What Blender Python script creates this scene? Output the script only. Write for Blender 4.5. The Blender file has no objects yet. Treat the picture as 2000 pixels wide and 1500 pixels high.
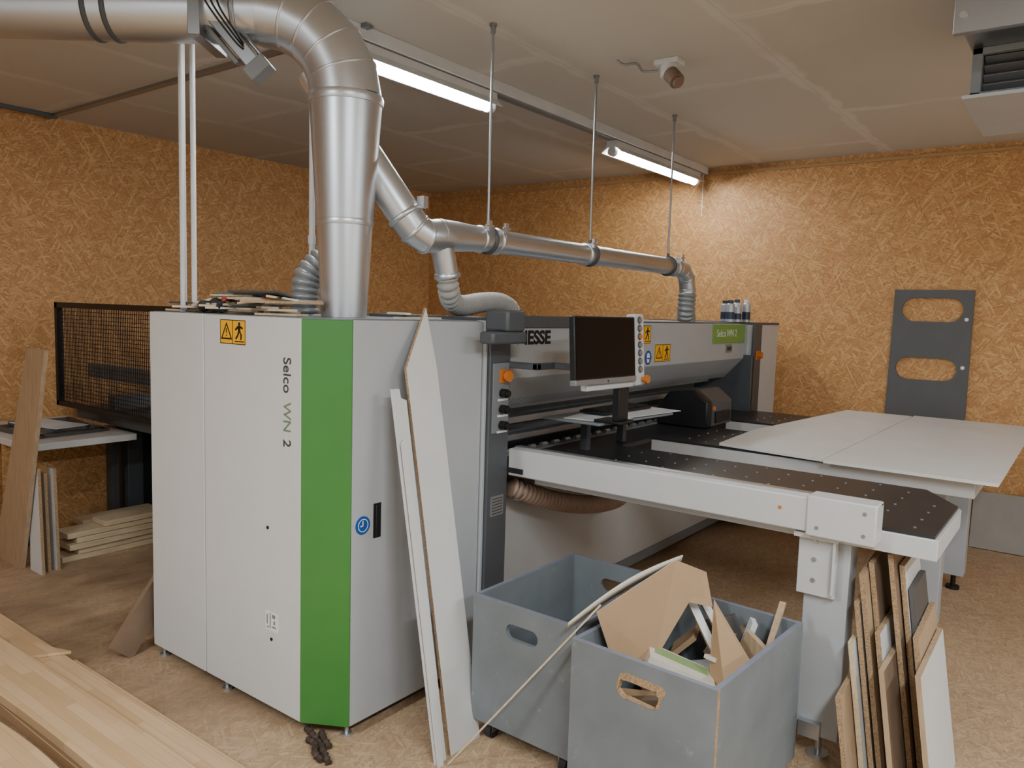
import bpy, math, random
from mathutils import Vector, Matrix
from mathutils.geometry import tessellate_polygon
random.seed(7)
V=Vector
scene=bpy.context.scene
COL=scene.collection

# ---------------------------------------------------------------- materials
def newmat(name):
    m=bpy.data.materials.new(name); m.use_nodes=True
    nt=m.node_tree; b=nt.nodes['Principled BSDF']
    return m,nt,b
def lin(c):
    return tuple(((x/255.0)/12.92 if x/255.0<=0.04045 else ((x/255.0+0.055)/1.055)**2.4) for x in c)+(1.0,)
def paint(name,c,rough=0.5,metal=0.0,var=0.06,nscale=6.0,bump=0.0,stretch=(1,1,1),spec=0.5,scuff=None):
    m,nt,b=newmat(name); n=nt.nodes; l=nt.links
    tc=n.new('ShaderNodeTexCoord'); mp=n.new('ShaderNodeMapping'); mp.inputs['Scale'].default_value=stretch
    no=n.new('ShaderNodeTexNoise'); no.inputs['Scale'].default_value=nscale; no.inputs['Detail'].default_value=5
    l.new(tc.outputs['Object'],mp.inputs[0]); l.new(mp.outputs[0],no.inputs['Vector'])
    cr=n.new('ShaderNodeValToRGB'); base=lin(c)
    cr.color_ramp.elements[0].position=0.3; cr.color_ramp.elements[1].position=0.7
    cr.color_ramp.elements[0].color=tuple(x*(1-var) for x in base[:3])+(1,)
    cr.color_ramp.elements[1].color=tuple(min(1,x*(1+var)) for x in base[:3])+(1,)
    l.new(no.outputs['Fac'],cr.inputs[0]); out=cr.outputs[0]
    if scuff:
        n2=n.new('ShaderNodeTexNoise'); n2.inputs['Scale'].default_value=14; n2.inputs['Detail'].default_value=10; n2.inputs['Roughness'].default_value=.75
        l.new(tc.outputs['Object'],n2.inputs['Vector'])
        mr=n.new('ShaderNodeMapRange'); mr.inputs[1].default_value=.60; mr.inputs[2].default_value=.70; mr.inputs[4].default_value=.7; l.new(n2.outputs['Fac'],mr.inputs[0])
        mx=n.new('ShaderNodeMix'); mx.data_type='RGBA'; l.new(mr.outputs[0],mx.inputs[0]); l.new(out,mx.inputs[6]); mx.inputs[7].default_value=lin(scuff); out=mx.outputs[2]
    l.new(out,b.inputs['Base Color'])
    b.inputs['Roughness'].default_value=rough; b.inputs['Metallic'].default_value=metal
    b.inputs['Specular IOR Level'].default_value=spec
    if bump>0:
        bp=n.new('ShaderNodeBump'); bp.inputs['Strength'].default_value=bump; bp.inputs['Distance'].default_value=0.004
        l.new(no.outputs['Fac'],bp.inputs['Height']); l.new(bp.outputs[0],b.inputs['Normal'])
    return m
def emis(name,c,s):
    m,nt,b=newmat(name)
    b.inputs['Base Color'].default_value=(1,1,1,1)
    b.inputs['Emission Color'].default_value=c+(1,); b.inputs['Emission Strength'].default_value=s
    return m
def uvplane(nt,plane):
    n=nt.nodes;l=nt.links
    tc=n.new('ShaderNodeNewGeometry'); sp=n.new('ShaderNodeSeparateXYZ'); cb=n.new('ShaderNodeCombineXYZ')
    l.new(tc.outputs['Position'],sp.inputs[0])
    l.new(sp.outputs['XYZ'.index(plane[0])],cb.inputs[0]); l.new(sp.outputs['XYZ'.index(plane[1])],cb.inputs[1])
    return cb.outputs[0]
def osb(name,plane,cols,sc=1.0,dirt=None,rough=0.6,wmin=.2):
    m,nt,b=newmat(name); n=nt.nodes; l=nt.links
    uv=uvplane(nt,plane)
    tone=None
    lay=[(0.0,0),(0.4,.5),(-.35,.5),(.9,.6),(-.85,.6),(.1,.6),(1.4,.72),(-.15,.66),(-1.25,.74),(.6,.7),(-.5,.72),(1.1,.8),(.25,.8),(-1.0,.85)]
    for i,(ang,thr) in enumerate(lay):
        mp=n.new('ShaderNodeMapping'); mp.vector_type='TEXTURE'
        mp.inputs['Location'].default_value=(i*3.31,i*1.73,0); mp.inputs['Rotation'].default_value=(0,0,ang)
        mp.inputs['Scale'].default_value=(sc*(0.070+.016*(i%3)),sc*(0.0088+.002*(i%2)),1)
        l.new(uv,mp.inputs[0])
        vo=n.new('ShaderNodeTexVoronoi'); vo.voronoi_dimensions='2D'; vo.inputs['Scale'].default_value=1.0
        l.new(mp.outputs[0],vo.inputs['Vector'])
        sp=n.new('ShaderNodeSeparateColor'); l.new(vo.outputs['Color'],sp.inputs[0])
        if tone is None: tone=sp.outputs[0]
        else:
            # overlying strands are the paler ones, only the gaps between them stay dark
            rm=n.new('ShaderNodeMapRange'); rm.inputs[3].default_value=.22+.012*i; rm.inputs[4].default_value=.92; l.new(sp.outputs[0],rm.inputs[0])
            gt=n.new('ShaderNodeMath'); gt.operation='GREATER_THAN'; gt.inputs[1].default_value=thr; l.new(sp.outputs[1],gt.inputs[0])
            mx=n.new('ShaderNodeMix'); mx.data_type='FLOAT'; l.new(gt.outputs[0],mx.inputs[0]); l.new(tone,mx.inputs[2]); l.new(rm.outputs[0],mx.inputs[3])
            tone=mx.outputs[0]
    cr=n.new('ShaderNodeValToRGB'); e=cr.color_ramp.elements
    e[0].position=0.0; e[0].color=lin(cols[0]); e[1].position=1.0; e[1].color=lin(cols[3])
    x=e.new(0.28); x.color=lin(cols[1]); x=e.new(0.72); x.color=lin(cols[2])
    l.new(tone,cr.inputs[0]); out=cr.outputs[0]
    if dirt:
        c,lo,hi,dsc=dirt
        n2=n.new('ShaderNodeTexNoise'); n2.inputs['Scale'].default_value=dsc; n2.inputs['Detail'].default_value=8; l.new(uv,n2.inputs['Vector'])
        mr=n.new('ShaderNodeMapRange'); mr.inputs[1].default_value=lo; mr.inputs[2].default_value=hi; mr.inputs[3].default_value=.35; mr.inputs[4].default_value=.9; l.new(n2.outputs['Fac'],mr.inputs[0])
        sp=n.new('ShaderNodeSeparateXYZ'); l.new(uv,sp.inputs[0])
        w=n.new('ShaderNodeMapRange'); w.inputs[1].default_value=1.9; w.inputs[2].default_value=3.2; w.inputs[3].default_value=wmin; w.inputs[4].default_value=1.0; l.new(sp.outputs[1],w.inputs[0])
        mu=n.new('ShaderNodeMath'); mu.operation='MULTIPLY'; l.new(mr.outputs[0],mu.inputs[0]); l.new(w.outputs[0],mu.inputs[1])
        n3=n.new('ShaderNodeTexNoise'); n3.inputs['Scale'].default_value=3.5; n3.inputs['Detail'].default_value=9; n3.inputs['Roughness'].default_value=.75
        m3=n.new('ShaderNodeMapping'); m3.inputs['Scale'].default_value=(.8,2.4,1); l.new(uv,m3.inputs[0]); l.new(m3.outputs[0],n3.inputs['Vector'])
        cr2=n.new('ShaderNodeValToRGB'); cr2.color_ramp.elements[0].position=.35; cr2.color_ramp.elements[1].position=.65
        q=lin(c); cr2.color_ramp.elements[0].color=tuple(x*.62 for x in q[:3])+(1,); cr2.color_ramp.elements[1].color=tuple(x*1.4 for x in q[:3])+(1,)
        l.new(n3.outputs['Fac'],cr2.inputs[0])
        mx=n.new('ShaderNodeMix'); mx.data_type='RGBA'; l.new(mu.outputs[0],mx.inputs[0]); l.new(out,mx.inputs[6]); l.new(cr2.outputs[0],mx.inputs[7])
        out=mx.outputs[2]
    l.new(out,b.inputs['Base Color']); b.inputs['Roughness'].default_value=rough
    return m
def plaster(name):
    m,nt,b=newmat(name); n=nt.nodes; l=nt.links
    uv=uvplane(nt,'XY')
    n0=n.new('ShaderNodeTexNoise'); n0.inputs['Scale'].default_value=4; n0.inputs['Detail'].default_value=8; l.new(uv,n0.inputs['Vector'])
    sub=n.new('ShaderNodeVectorMath'); sub.operation='SUBTRACT'; sub.inputs[1].default_value=(.5,.5,.5); l.new(n0.outputs['Color'],sub.inputs[0])
    scl=n.new('ShaderNodeVectorMath'); scl.operation='SCALE'; scl.inputs['Scale'].default_value=.16; l.new(sub.outputs[0],scl.inputs[0])
    add=n.new('ShaderNodeVectorMath'); add.operation='ADD'; l.new(uv,add.inputs[0]); l.new(scl.outputs[0],add.inputs[1])
    def brick(vec,ms,sm,c1,c2,cm):
        mp=n.new('ShaderNodeMapping'); mp.inputs['Location'].default_value=(0.3,-1.45,0); l.new(vec,mp.inputs[0])
        br=n.new('ShaderNodeTexBrick'); br.offset=.5
        br.inputs['Scale'].default_value=1; br.inputs['Brick Width'].default_value=1.9; br.inputs['Row Height'].default_value=1.0
        br.inputs['Mortar Size'].default_value=ms; br.inputs['Mortar Smooth'].default_value=sm
        br.inputs['Color1'].default_value=c1; br.inputs['Color2'].default_value=c2; br.inputs['Mortar'].default_value=cm
        l.new(mp.outputs[0],br.inputs['Vector']); return br
    br=brick(add.outputs[0],.055,.6,lin((208,202,190)),lin((198,191,178)),lin((218,213,203)))
    ln=brick(uv,.004,.2,(1,1,1,1),(1,1,1,1),(.78,.76,.72,1))
    n2=n.new('ShaderNodeTexNoise'); n2.inputs['Scale'].default_value=1.8; n2.inputs['Detail'].default_value=7; l.new(uv,n2.inputs['Vector'])
    mr=n.new('ShaderNodeMapRange'); mr.inputs[1].default_value=.45; mr.inputs[2].default_value=.62; mr.inputs[4].default_value=.6; l.new(n2.outputs['Fac'],mr.inputs[0])
    mx=n.new('ShaderNodeMix'); mx.data_type='RGBA'; l.new(mr.outputs[0],mx.inputs[0]); l.new(br.outputs['Color'],mx.inputs[6]); mx.inputs[7].default_value=lin((204,198,185))
    mm_=n.new('ShaderNodeMix'); mm_.data_type='RGBA'; mm_.blend_type='MULTIPLY'; mm_.inputs[0].default_value=.5; l.new(mx.outputs[2],mm_.inputs[6]); l.new(ln.outputs['Color'],mm_.inputs[7])
    l.new(mm_.outputs[2],b.inputs['Base Color']); b.inputs['Roughness'].default_value=.85
    return m
def strips(name,plane,c1,c2,c3,w=.4,h=.045,rough=.45,mortar=.0008):
    m,nt,b=newmat(name); n=nt.nodes; l=nt.links
    uv=uvplane(nt,plane)
    br=n.new('ShaderNodeTexBrick'); br.offset=.37
    br.inputs['Scale'].default_value=1; br.inputs['Brick Width'].default_value=w; br.inputs['Row Height'].default_value=h
    br.inputs['Mortar Size'].default_value=mortar; br.inputs['Color1'].default_value=lin(c1); br.inputs['Color2'].default_value=lin(c2); br.inputs['Mortar'].default_value=lin(c3)
    l.new(uv,br.inputs['Vector'])
    mp=n.new('ShaderNodeMapping'); mp.inputs['Scale'].default_value=(3,60,1); l.new(uv,mp.inputs[0])
    no=n.new('ShaderNodeTexNoise'); no.inputs['Scale'].default_value=1; no.inputs['Detail'].default_value=5; l.new(mp.outputs[0],no.inputs['Vector'])
    hs=n.new('ShaderNodeHueSaturation'); mr=n.new('ShaderNodeMapRange'); mr.inputs[3].default_value=.88; mr.inputs[4].default_value=1.1
    l.new(no.outputs['Fac'],mr.inputs[0]); l.new(mr.outputs[0],hs.inputs['Value']); l.new(br.outputs['Color'],hs.inputs['Color'])
    l.new(hs.outputs[0],b.inputs['Base Color']); b.inputs['Roughness'].default_value=rough
    return m
def galv(name,c=(212,216,221),rough=.36,metal=.96):
    m,nt,b=newmat(name); n=nt.nodes; l=nt.links
    tc=n.new('ShaderNodeTexCoord'); vo=n.new('ShaderNodeTexVoronoi'); vo.inputs['Scale'].default_value=130; l.new(tc.outputs['Object'],vo.inputs['Vector'])
    sp=n.new('ShaderNodeSeparateColor'); l.new(vo.outputs['Color'],sp.inputs[0])
    cr=n.new('ShaderNodeValToRGB'); q=lin(c); cr.color_ramp.elements[0].color=tuple(x*.98 for x in q[:3])+(1,); cr.color_ramp.elements[1].color=q
    l.new(sp.outputs[1],cr.inputs[0]); l.new(cr.outputs[0],b.inputs['Base Color']); b.inputs['Metallic'].default_value=metal
    b.inputs['Roughness'].default_value=rough
    return m

OSBC=[(110,68,32),(170,118,66),(200,150,94),(222,182,126)]
M_wx=osb('osb_far','YZ',OSBC); M_wy=osb('osb_side','XZ',OSBC)
M_fl=osb('osb_floor','XY',[(120,92,66),(168,138,106),(192,162,128),(212,184,150)],sc=.85,dirt=((136,110,84),.4,.62,1.6),wmin=.2)
M_ceil=plaster('plasterboard')
M_white=paint('powder_white',(210,210,209),.42,var=.02)
M_white2=paint('powder_light_grey',(176,179,182),.42,var=.03)
M_fence=paint('fence_white',(200,200,199),.42,var=.02)
M_hood=paint('hood_grey',(176,178,179),.4,var=.03)
M_dkg=paint('anthracite',(78,81,85),.45,var=.05)
M_mg=paint('mid_grey',(124,128,131),.45,var=.05)
M_green=paint('green_paint',(62,124,54),.38,var=.04)
M_lgreen=paint('light_green_label',(122,166,76),.4)
M_black=paint('black_plastic',(20,20,22),.45)
M_screen=paint('screen_glass',(12,13,15),.3,var=.02,spec=.22)
M_silver=paint('silver_bezel',(150,152,154),.35,metal=.5)
M_galv=galv('galvanised'); M_galvd=galv('galvanised_dark',(164,168,173),.38)
M_alu=paint('aluminium',(190,192,194),.3,metal=.8,nscale=3)
M_phen=paint('black_phenolic',(42,44,47),.36,var=.2,nscale=5,spec=.45)
M_hose=paint('grey_hose',(164,161,155),.5,var=.05)
M_hoseb=paint('brown_hose',(164,138,120),.5,var=.06)
M_hoseg=paint('silver_hose',(158,161,162),.4,metal=.4)
M_pvc=paint('white_conduit',(214,216,217),.5)
M_yel=paint('sticker_yellow',(246,178,20),.5,var=.02)
M_blue=paint('sticker_blue',(20,80,160),.4)
M_ora=paint('orange_plastic',(206,118,44),.4)
M_ink=paint('dark_ink',(16,16,18),.5); M_inkg=paint('grey_ink',(60,62,66),.5); M_inkgr=paint('green_ink',(112,132,104),.5)
M_stk=paint('white_sticker',(232,232,230),.5)
M_box=paint('blue_grey_box_paint',(114,120,123),.6,var=.12,nscale=5,scuff=(144,148,150))
M_boxed=paint('blue_box_edge',(122,125,138),.6,var=.15)
M_chip=paint('chipboard_core',(160,132,100),.85,var=.4,nscale=160)
M_card=paint('cardboard',(172,140,106),.8,var=.05)
M_cardw=paint('white_card',(212,204,188),.7,var=.04)
M_mel=paint('white_melamine',(212,212,210),.4,var=.03)
M_sheet=paint('white_sheet',(222,220,215),.45,var=.04,nscale=3)
M_beech=strips('laminated_beech','YX',(216,182,142),(200,164,122),(182,146,106))
M_pine=paint('planed_softwood',(204,184,150),.6,var=.15,nscale=5,stretch=(1.5,14,14))
M_oak=paint('oak_veneer',(174,148,118),.5,var=.14,nscale=6,stretch=(10,10,1.2))
M_ply=paint('brown_offcut',(128,106,86),.6,var=.15,nscale=8)
M_dkb=paint('dark_board',(84,82,80),.5,var=.1)
M_gpan=paint('grey_panel',(86,86,86),.5,var=.05)
M_bark=paint('dark_scrap',(70,56,46),.9,var=.5,nscale=40,bump=.8)
M_rub=paint('rubber',(40,40,42),.7)
M_paper=paint('paper',(218,221,224),.7)
M_tube=emis('fluorescent_tube',(.96,.985,1.0),76.0)
M_red=paint('red_handle',(160,44,36),.45)
M_beige=paint('beige_panel',(160,154,146),.6)
M_can=paint('can_body',(190,196,202),.3,metal=.4); M_canb=paint('can_dark',(50,62,84),.35)

# ---------------------------------------------------------------- mesh builder
class MB:
    def __init__(s): s.v=[]; s.f=[]; s.m=[]; s.sm=[]
    def add(s,vs,fs,mi=0):
        o=len(s.v); s.v+= [V(x) for x in vs]
        for f in fs: s.f.append([o+i for i in f]); s.m.append(mi)
        return s
    def box(s,x,y,z,mi=0):
        x0,x1=sorted(x);y0,y1=sorted(y);z0,z1=sorted(z)
        return s.add([(x0,y0,z0),(x1,y0,z0),(x1,y1,z0),(x0,y1,z0),(x0,y0,z1),(x1,y0,z1),(x1,y1,z1),(x0,y1,z1)],
            [(0,3,2,1),(4,5,6,7),(0,1,5,4),(1,2,6,5),(2,3,7,6),(3,0,4,7)],mi)
    def obox(s,c,size,rot=None,mi=0):
        r=rot or Matrix.Identity(3); hx,hy,hz=[q/2 for q in size]; c=V(c)
        vs=[c+r@V((a*hx,b*hy,d*hz)) for a,b,d in [(-1,-1,-1),(1,-1,-1),(1,1,-1),(-1,1,-1),(-1,-1,1),(1,-1,1),(1,1,1),(-1,1,1)]]
        return s.add(vs,[(0,3,2,1),(4,5,6,7),(0,1,5,4),(1,2,6,5),(2,3,7,6),(3,0,4,7)],mi)
    def plate(s,outer,holes,w0,w1,mp,mi=0,mis=None):
        loops=[[V((p[0],p[1],0)) for p in L] for L in [outer]+list(holes)]
        tr=tessellate_polygon(loops); flat=[p for L in loops for p in L]; n=len(flat)
        o=len(s.v)
        s.v+=[V(mp(p.x,p.y,w0)) for p in flat]+[V(mp(p.x,p.y,w1)) for p in flat]
        for t in tr:
            s.f.append([o+t[0],o+t[1],o+t[2]]); s.m.append(mi)
            s.f.append([o+n+t[2],o+n+t[1],o+n+t[0]]); s.m.append(mi)
        k=0
        for L in loops:
            q=len(L)
            for i in range(q):
                a=k+i;b=k+(i+1)%q
                s.f.append([o+a,o+b,o+n+b,o+n+a]); s.m.append(mi if mis is None else mis)
            k+=q
        return s
    def sweep(s,path,rad,n=24,mi=0,cap=True,closed=False):
        P=[V(p) for p in path]; R=rad if hasattr(rad,'__len__') else [rad]*len(P)
        T=[]
        for i in range(len(P)):
            a=P[max(i-1,0)];b=P[min(i+1,len(P)-1)]; t=(b-a)
            t=t.normalized() if t.length>1e-9 else (T[-1] if T else V((0,0,1))); T.append(t)
        u=T[0].orthogonal().normalized(); o=len(s.v)
        for i in range(len(P)):
            if i>0:
                q=T[i-1].rotation_difference(T[i]); u=(q@u); u=(u-T[i]*u.dot(T[i])).normalized()
            w=T[i].cross(u)
            for k in range(n):
                a=2*math.pi*k/n; s.v.append(P[i]+(u*math.cos(a)+w*math.sin(a))*R[i])
        for i in range(len(P)-1):
            for k in range(n):
                a=o+i*n+k;b=o+i*n+(k+1)%n
                s.f.append([a,b,b+n,a+n]); s.m.append(mi)
        if cap:
            s.f.append([o+k for k in range(n)][::-1]); s.m.append(mi)
            e=o+(len(P)-1)*n; s.f.append([e+k for k in range(n)]); s.m.append(mi)
        return s
    def cyl(s,p0,p1,r,r1=None,n=20,mi=0): return s.sweep([p0,p1],[r,r if r1 is None else r1],n,mi)
    def ring(s,c,d,r,w=.012,h=.006,n=36,mi=0):
        c=V(c);d=V(d).normalized()
        return s.sweep([c-d*w,c-d*w*.9,c-d*w*.4,c+d*w*.4,c+d*w*.9,c+d*w],[r*.98,r+h*.5,r+h,r+h,r+h*.5,r*.98],n,mi)

WL={}
def setprops(o,label=None,cat=None,group=None,kind=None):
    if label: o['label']=label
    if cat: o['category']=cat
    if group: o['group']=group
    if kind: o['kind']=kind
def attach(o,parent):
    o.parent=parent; o.matrix_parent_inverse=Matrix.Translation(-V(WL[parent]))
def build(mb,name,mats,parent=None,bevel=0,sharp=30,label=None,cat=None,group=None,kind=None,mod=None):
    vs=mb.v
    mn=V((min(v.x for v in vs),min(v.y for v in vs),min(v.z for v in vs))); mx=V((max(v.x for v in vs),max(v.y for v in vs),max(v.z for v in vs)))
    c=V(((mn.x+mx.x)/2,(mn.y+mx.y)/2,mn.z))
    me=bpy.data.meshes.new(name); me.from_pydata([tuple(v-c) for v in vs],[],mb.f)
    for m in (mats if isinstance(mats,(list,tuple)) else [mats]): me.materials.append(m)
    me.polygons.foreach_set('material_index',mb.m)
    import bmesh
    bm=bmesh.new(); bm.from_mesh(me); bmesh.ops.recalc_face_normals(bm,faces=bm.faces); bm.to_mesh(me); bm.free()
    me.shade_smooth(); me.set_sharp_from_angle(angle=math.radians(sharp)); me.update()
    o=bpy.data.objects.new(name,me); o.location=c; COL.objects.link(o); WL[o]=c
    if bevel:
        b=o.modifiers.new('bevel','BEVEL'); b.width=bevel; b.segments=2; b.limit_method='ANGLE'; b.angle_limit=math.radians(40)
    if parent: attach(o,parent)
    setprops(o,label,cat,group,kind)
    return o
def root(name,loc,label,cat,group=None):
    o=bpy.data.objects.new(name,None); o.location=loc; o.empty_display_size=.1; COL.objects.link(o); WL[o]=V(loc)
    setprops(o,label,cat,group); return o
def text(name,body,size,origin,xd,yd,mat,parent,ext=.0006,bold=0.0):
    cu=bpy.data.curves.new('t','FONT'); cu.body=body; cu.size=size; cu.extrude=ext; cu.offset=bold
    to=bpy.data.objects.new('t',cu); COL.objects.link(to)
    dg=bpy.context.evaluated_depsgraph_get(); me=bpy.data.meshes.new_from_object(to.evaluated_get(dg))
    bpy.data.objects.remove(to)
    xd=V(xd);yd=V(yd);zd=xd.cross(yd).normalized(); origin=V(origin)
    mb=MB(); w=max([v.co.x for v in me.vertices]+[0])*xd.length
    mb.v=[origin+xd*v.co.x+yd*v.co.y+zd*v.co.z for v in me.vertices]; mb.f=[list(p.vertices) for p in me.polygons]; mb.m=[0]*len(mb.f)
    build(mb,name,mat,parent); bpy.data.meshes.remove(me)
    return w
def catmull(pts,n=10):
    P=[V(p) for p in pts]; P=[P[0]*2-P[1]]+P+[P[-1]*2-P[-2]]; out=[]
    for i in range(1,len(P)-2):
        a,b,c,d=P[i-1:i+3]
        for k in range(n):
            t=k/n; out.append(.5*((2*b)+(c-a)*t+(2*a-5*b+4*c-d)*t*t+(3*b-a-3*c+d)*t**3))
    out.append(P[-2]); return out
def corr(mb,pts,r,pitch=.014,amp=.1,mi=0,n=24):
    path=catmull(pts,24); L=[0]
    for i in range(1,len(path)): L.append(L[-1]+(path[i]-path[i-1]).length)
    tot=L[-1]; N=int(tot/pitch)*4; out=[];rad=[]; j=0
    for k in range(N+1):
        s=tot*k/N
        while j<len(L)-2 and L[j+1]<s: j+=1
        t=(s-L[j])/max(1e-9,L[j+1]-L[j]); out.append(path[j].lerp(path[j+1],t)); rad.append(r*(1+amp*[-.9,.5,1,.5][k%4]))
    mb.sweep(out,rad,n,mi); return mb
def stadium(cx,cy,w,h,n=10,jit=0):
    r=h/2; pts=[]
    for k in range(n+1):
        a=-math.pi/2+math.pi*k/n; pts.append((cx+w/2-r+r*math.cos(a),cy+r*math.sin(a)))
    for k in range(n+1):
        a=math.pi/2+math.pi*k/n; pts.append((cx-w/2+r+r*math.cos(a),cy+r*math.sin(a)))
    if jit: pts=[(x+random.uniform(-jit,jit),y+random.uniform(-jit,jit)) for x,y in pts]
    return pts
def circ(cx,cy,r,n=24): return [(cx+r*math.cos(2*math.pi*k/n),cy+r*math.sin(2*math.pi*k/n)) for k in range(n)]
def rotz(a): return Matrix.Rotation(a,3,'Z')

# ---------------------------------------------------------------- room
XW,YW,ZC=6.85,6.44,3.05
def wall(n,x,y,z,m): return build(MB().box(x,y,z),n,m,kind='structure')
wall('floor',(-3.2,XW+.1),(-3.2,YW+.1),(-.1,0),M_fl)
wall('ceiling',(-3.2,XW+.1),(-3.2,YW+.1),(ZC,ZC+.1),M_ceil)
wall('wall_east',(XW,XW+.1),(-3.2,YW),(0,ZC),M_wx)
wall('wall_north',(-3.2,XW+.1),(YW,YW+.1),(0,ZC),M_wy)
M_plainw=paint('painted_wall',(210,209,206),.8)
wall('wall_west',(-3.3,-3.2),(-3.2,YW),(0,ZC),M_plainw)
wall('wall_south',(-3.2,XW+.1),(-3.3,-3.2),(0,ZC),M_plainw)
wall('trim_1',(XW-.02,XW),(-3.2,YW-.02),(ZC-.07,ZC-.045),paint('trim_wood',(180,142,96),.6))

# ---------------------------------------------------------------- panel saw
SAW=root('panel_saw',(4.3,2.8,0),'large white, grey and green beam panel saw with air tables','woodworking machine')
foot=[(1.862,2.392),(1.957,2.226),(2.724,2.226),(2.724,3.494),(1.862,3.494)]
CAB=build(MB().plate(foot,[],.055,1.64,lambda u,v,w:(u,v,w)),'electrical_cabinet',M_mg,SAW)
def py(a,b,z0,z1,name,mat,par,x=1.854,th=.012,bev=.003): return build(MB().box((x,x+th),(a,b),(z0,z1)),name,mat,par,bevel=bev)
py(3.057,3.5,.05,1.645,'side_panel',M_white,CAB)
py(2.394,3.050,.05,1.645,'cabinet_door',M_white,CAB)
g0,g1=V((1.854,2.390,0)),V((1.953,2.218,0)); nn=V((-(g1-g0).y,(g1-g0).x,0)).normalized()
if nn.x>0: nn=-nn
def gp(u,v,w): p=g0.lerp(g1,u); return (p.x-nn.x*w,p.y-nn.y*w,v)
build(MB().plate([(0,.05),(1,.05),(1,1.645),(0,1.645)],[],-.002,.012,gp),'green_trim_panel',M_green,CAB,bevel=.002)
build(MB().box((1.958,2.722),(2.218,2.23),(.05,1.645)),'cabinet_door',M_white2,CAB,bevel=.003)
build(MB().plate([(1.87,2.4),(1.965,2.235),(2.72,2.235),(2.72,3.49),(1.87,3.49)],[],1.638,1.648,lambda u,v,w:(u,v,w)),'cabinet_top',M_mg,CAB)
for p in [(1.97,2.25),(1.88,2.93),(1.88,3.45),(2.7,2.3)]:
    build(MB().cyl((p[0],p[1],.012),(p[0],p[1],.06),.008).cyl((p[0],p[1],0),(p[0],p[1],.012),.022),'foot',M_alu,CAB)
build(MB().box((2.068,2.108),(2.2145,2.219),(.785,.925)).box((2.076,2.086),(2.209,2.2145),(.79,.92),0),'door_handle',M_black,CAB,bevel=.002)
mb=MB(); mb.plate(circ(2.012,.85,.036),[],2.2135,2.218,lambda u,v,w:(u,w,v))
mb.plate(circ(2.012,.85,.026),[circ(2.012,.85,.023)],2.2128,2.2138,lambda u,v,w:(u,w,v),1); mb.box((2.008,2.013),(2.2128,2.2138),(.848,.868),1); mb.box((1.998,2.013),(2.2128,2.2138),(.846,.851),1)
build(mb,'round_sticker',[M_blue,M_stk],CAB)
def warn(name,mapf,u0,v0,w,h,parent):
    mb=MB(); mb.plate([(u0,v0),(u0+w,v0),(u0+w,v0+h),(u0,v0+h)],[],0,.0012,mapf,0)
    b=h*.03; mb.plate([(u0,v0),(u0+w,v0),(u0+w,v0+h),(u0,v0+h)],[[(u0+b,v0+b),(u0+w-b,v0+b),(u0+w-b,v0+h-b),(u0+b,v0+h-b)]],.0012,.0018,mapf,1)
    b0=u0+w*.5; mb.plate([(b0-b*.6,v0),(b0+b*.6,v0),(b0+b*.6,v0+h),(b0-b*.6,v0+h)],[],.0012,.0018,mapf,1)
    cx=u0+w*.26;cy=v0+h*.5; s=h*.42
    tri=[(cx-s*.95,cy-s*.75),(cx+s*.95,cy-s*.75),(cx,cy+s*.95)]; tin=[(cx-s*.70,cy-s*.60),(cx+s*.70,cy-s*.60),(cx,cy+s*.66)]
    mb.plate(tri,[tin],.0012,.002,mapf,1)
    mb.plate([(cx-s*.06,cy-s*.15),(cx+s*.06,cy-s*.15),(cx+s*.08,cy+s*.35),(cx-s*.08,cy+s*.35)],[],.0012,.002,mapf,1)
    mb.plate(circ(cx,cy-s*.35,s*.08,10),[],.0012,.002,mapf,1)
    px=u0+w*.76; pc=v0+h*.50
    mb.plate(circ(px+h*.01,pc+h*.34,h*.075,12),[],.0012,.002,mapf,1)
    for P in [[(-.10,.27),(.08,.27),(.09,.02),(-.06,.02)],[(-.10,.26),(-.29,.12),(-.24,.06),(-.05,.17)],[(.07,.27),(.25,.20),(.25,.12),(.08,.17)],
              [(-.06,.04),(.04,.02),(-.06,-.16),(-.2,-.3),(-.27,-.25),(-.14,-.12)],[(.0,.04),(.09,.03),(.2,-.12),(.15,-.32),(.07,-.30),(.10,-.12)],[(-.3,-.40),(.34,-.40),(.34,-.355),(-.3,-.355)]]:
        mb.plate([(px+a*h,pc+c*h) for a,c in P],[],.0012,.002,mapf,1)
    return build(mb,name,[M_yel,M_ink],parent)
warn('warning_sticker',lambda u,v,w:(1.8535-w,-u,v),-2.925,1.527,.178,.10,CAB)
zz=1.495
for bod,mt,gap in [('Selco',M_inkg,.035),('WN',M_inkgr,.03),('2',M_inkg,0)]:
    w=text('lettering',bod,.066,(1.853,2.499,zz),(0,0,-1),(0,-1,0),mt,CAB,bold=.0003); zz-=w+gap
mb=MB(); mb.plate([(-2.615,.375),(-2.53,.375),(-2.53,.455),(-2.615,.455)],[],0,.001,lambda u,v,w:(1.8535-w,-u,v))
for a,b,c,d in [(-2.605,-2.599,.40,.44),(-2.585,-2.58,.385,.45),(-2.57,-2.55,.43,.445),(-2.57,-2.545,.39,.396),(-2.605,-2.59,.385,.39),(-2.56,-2.55,.405,.42)]:
    mb.plate([(a,c),(b,c),(b,d),(a,d)],[],.001,.0018,lambda u,v,w:(1.8535-w,-u,v),1)
build(mb,'paper_sticker',[M_stk,M_mg],CAB)
for yy,z in [(2.60,.80),(2.575,.34)]:
    build(MB().cyl((1.851,yy,z),(1.855,yy,z),.007),'lock_hole',M_black,CAB)

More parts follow.
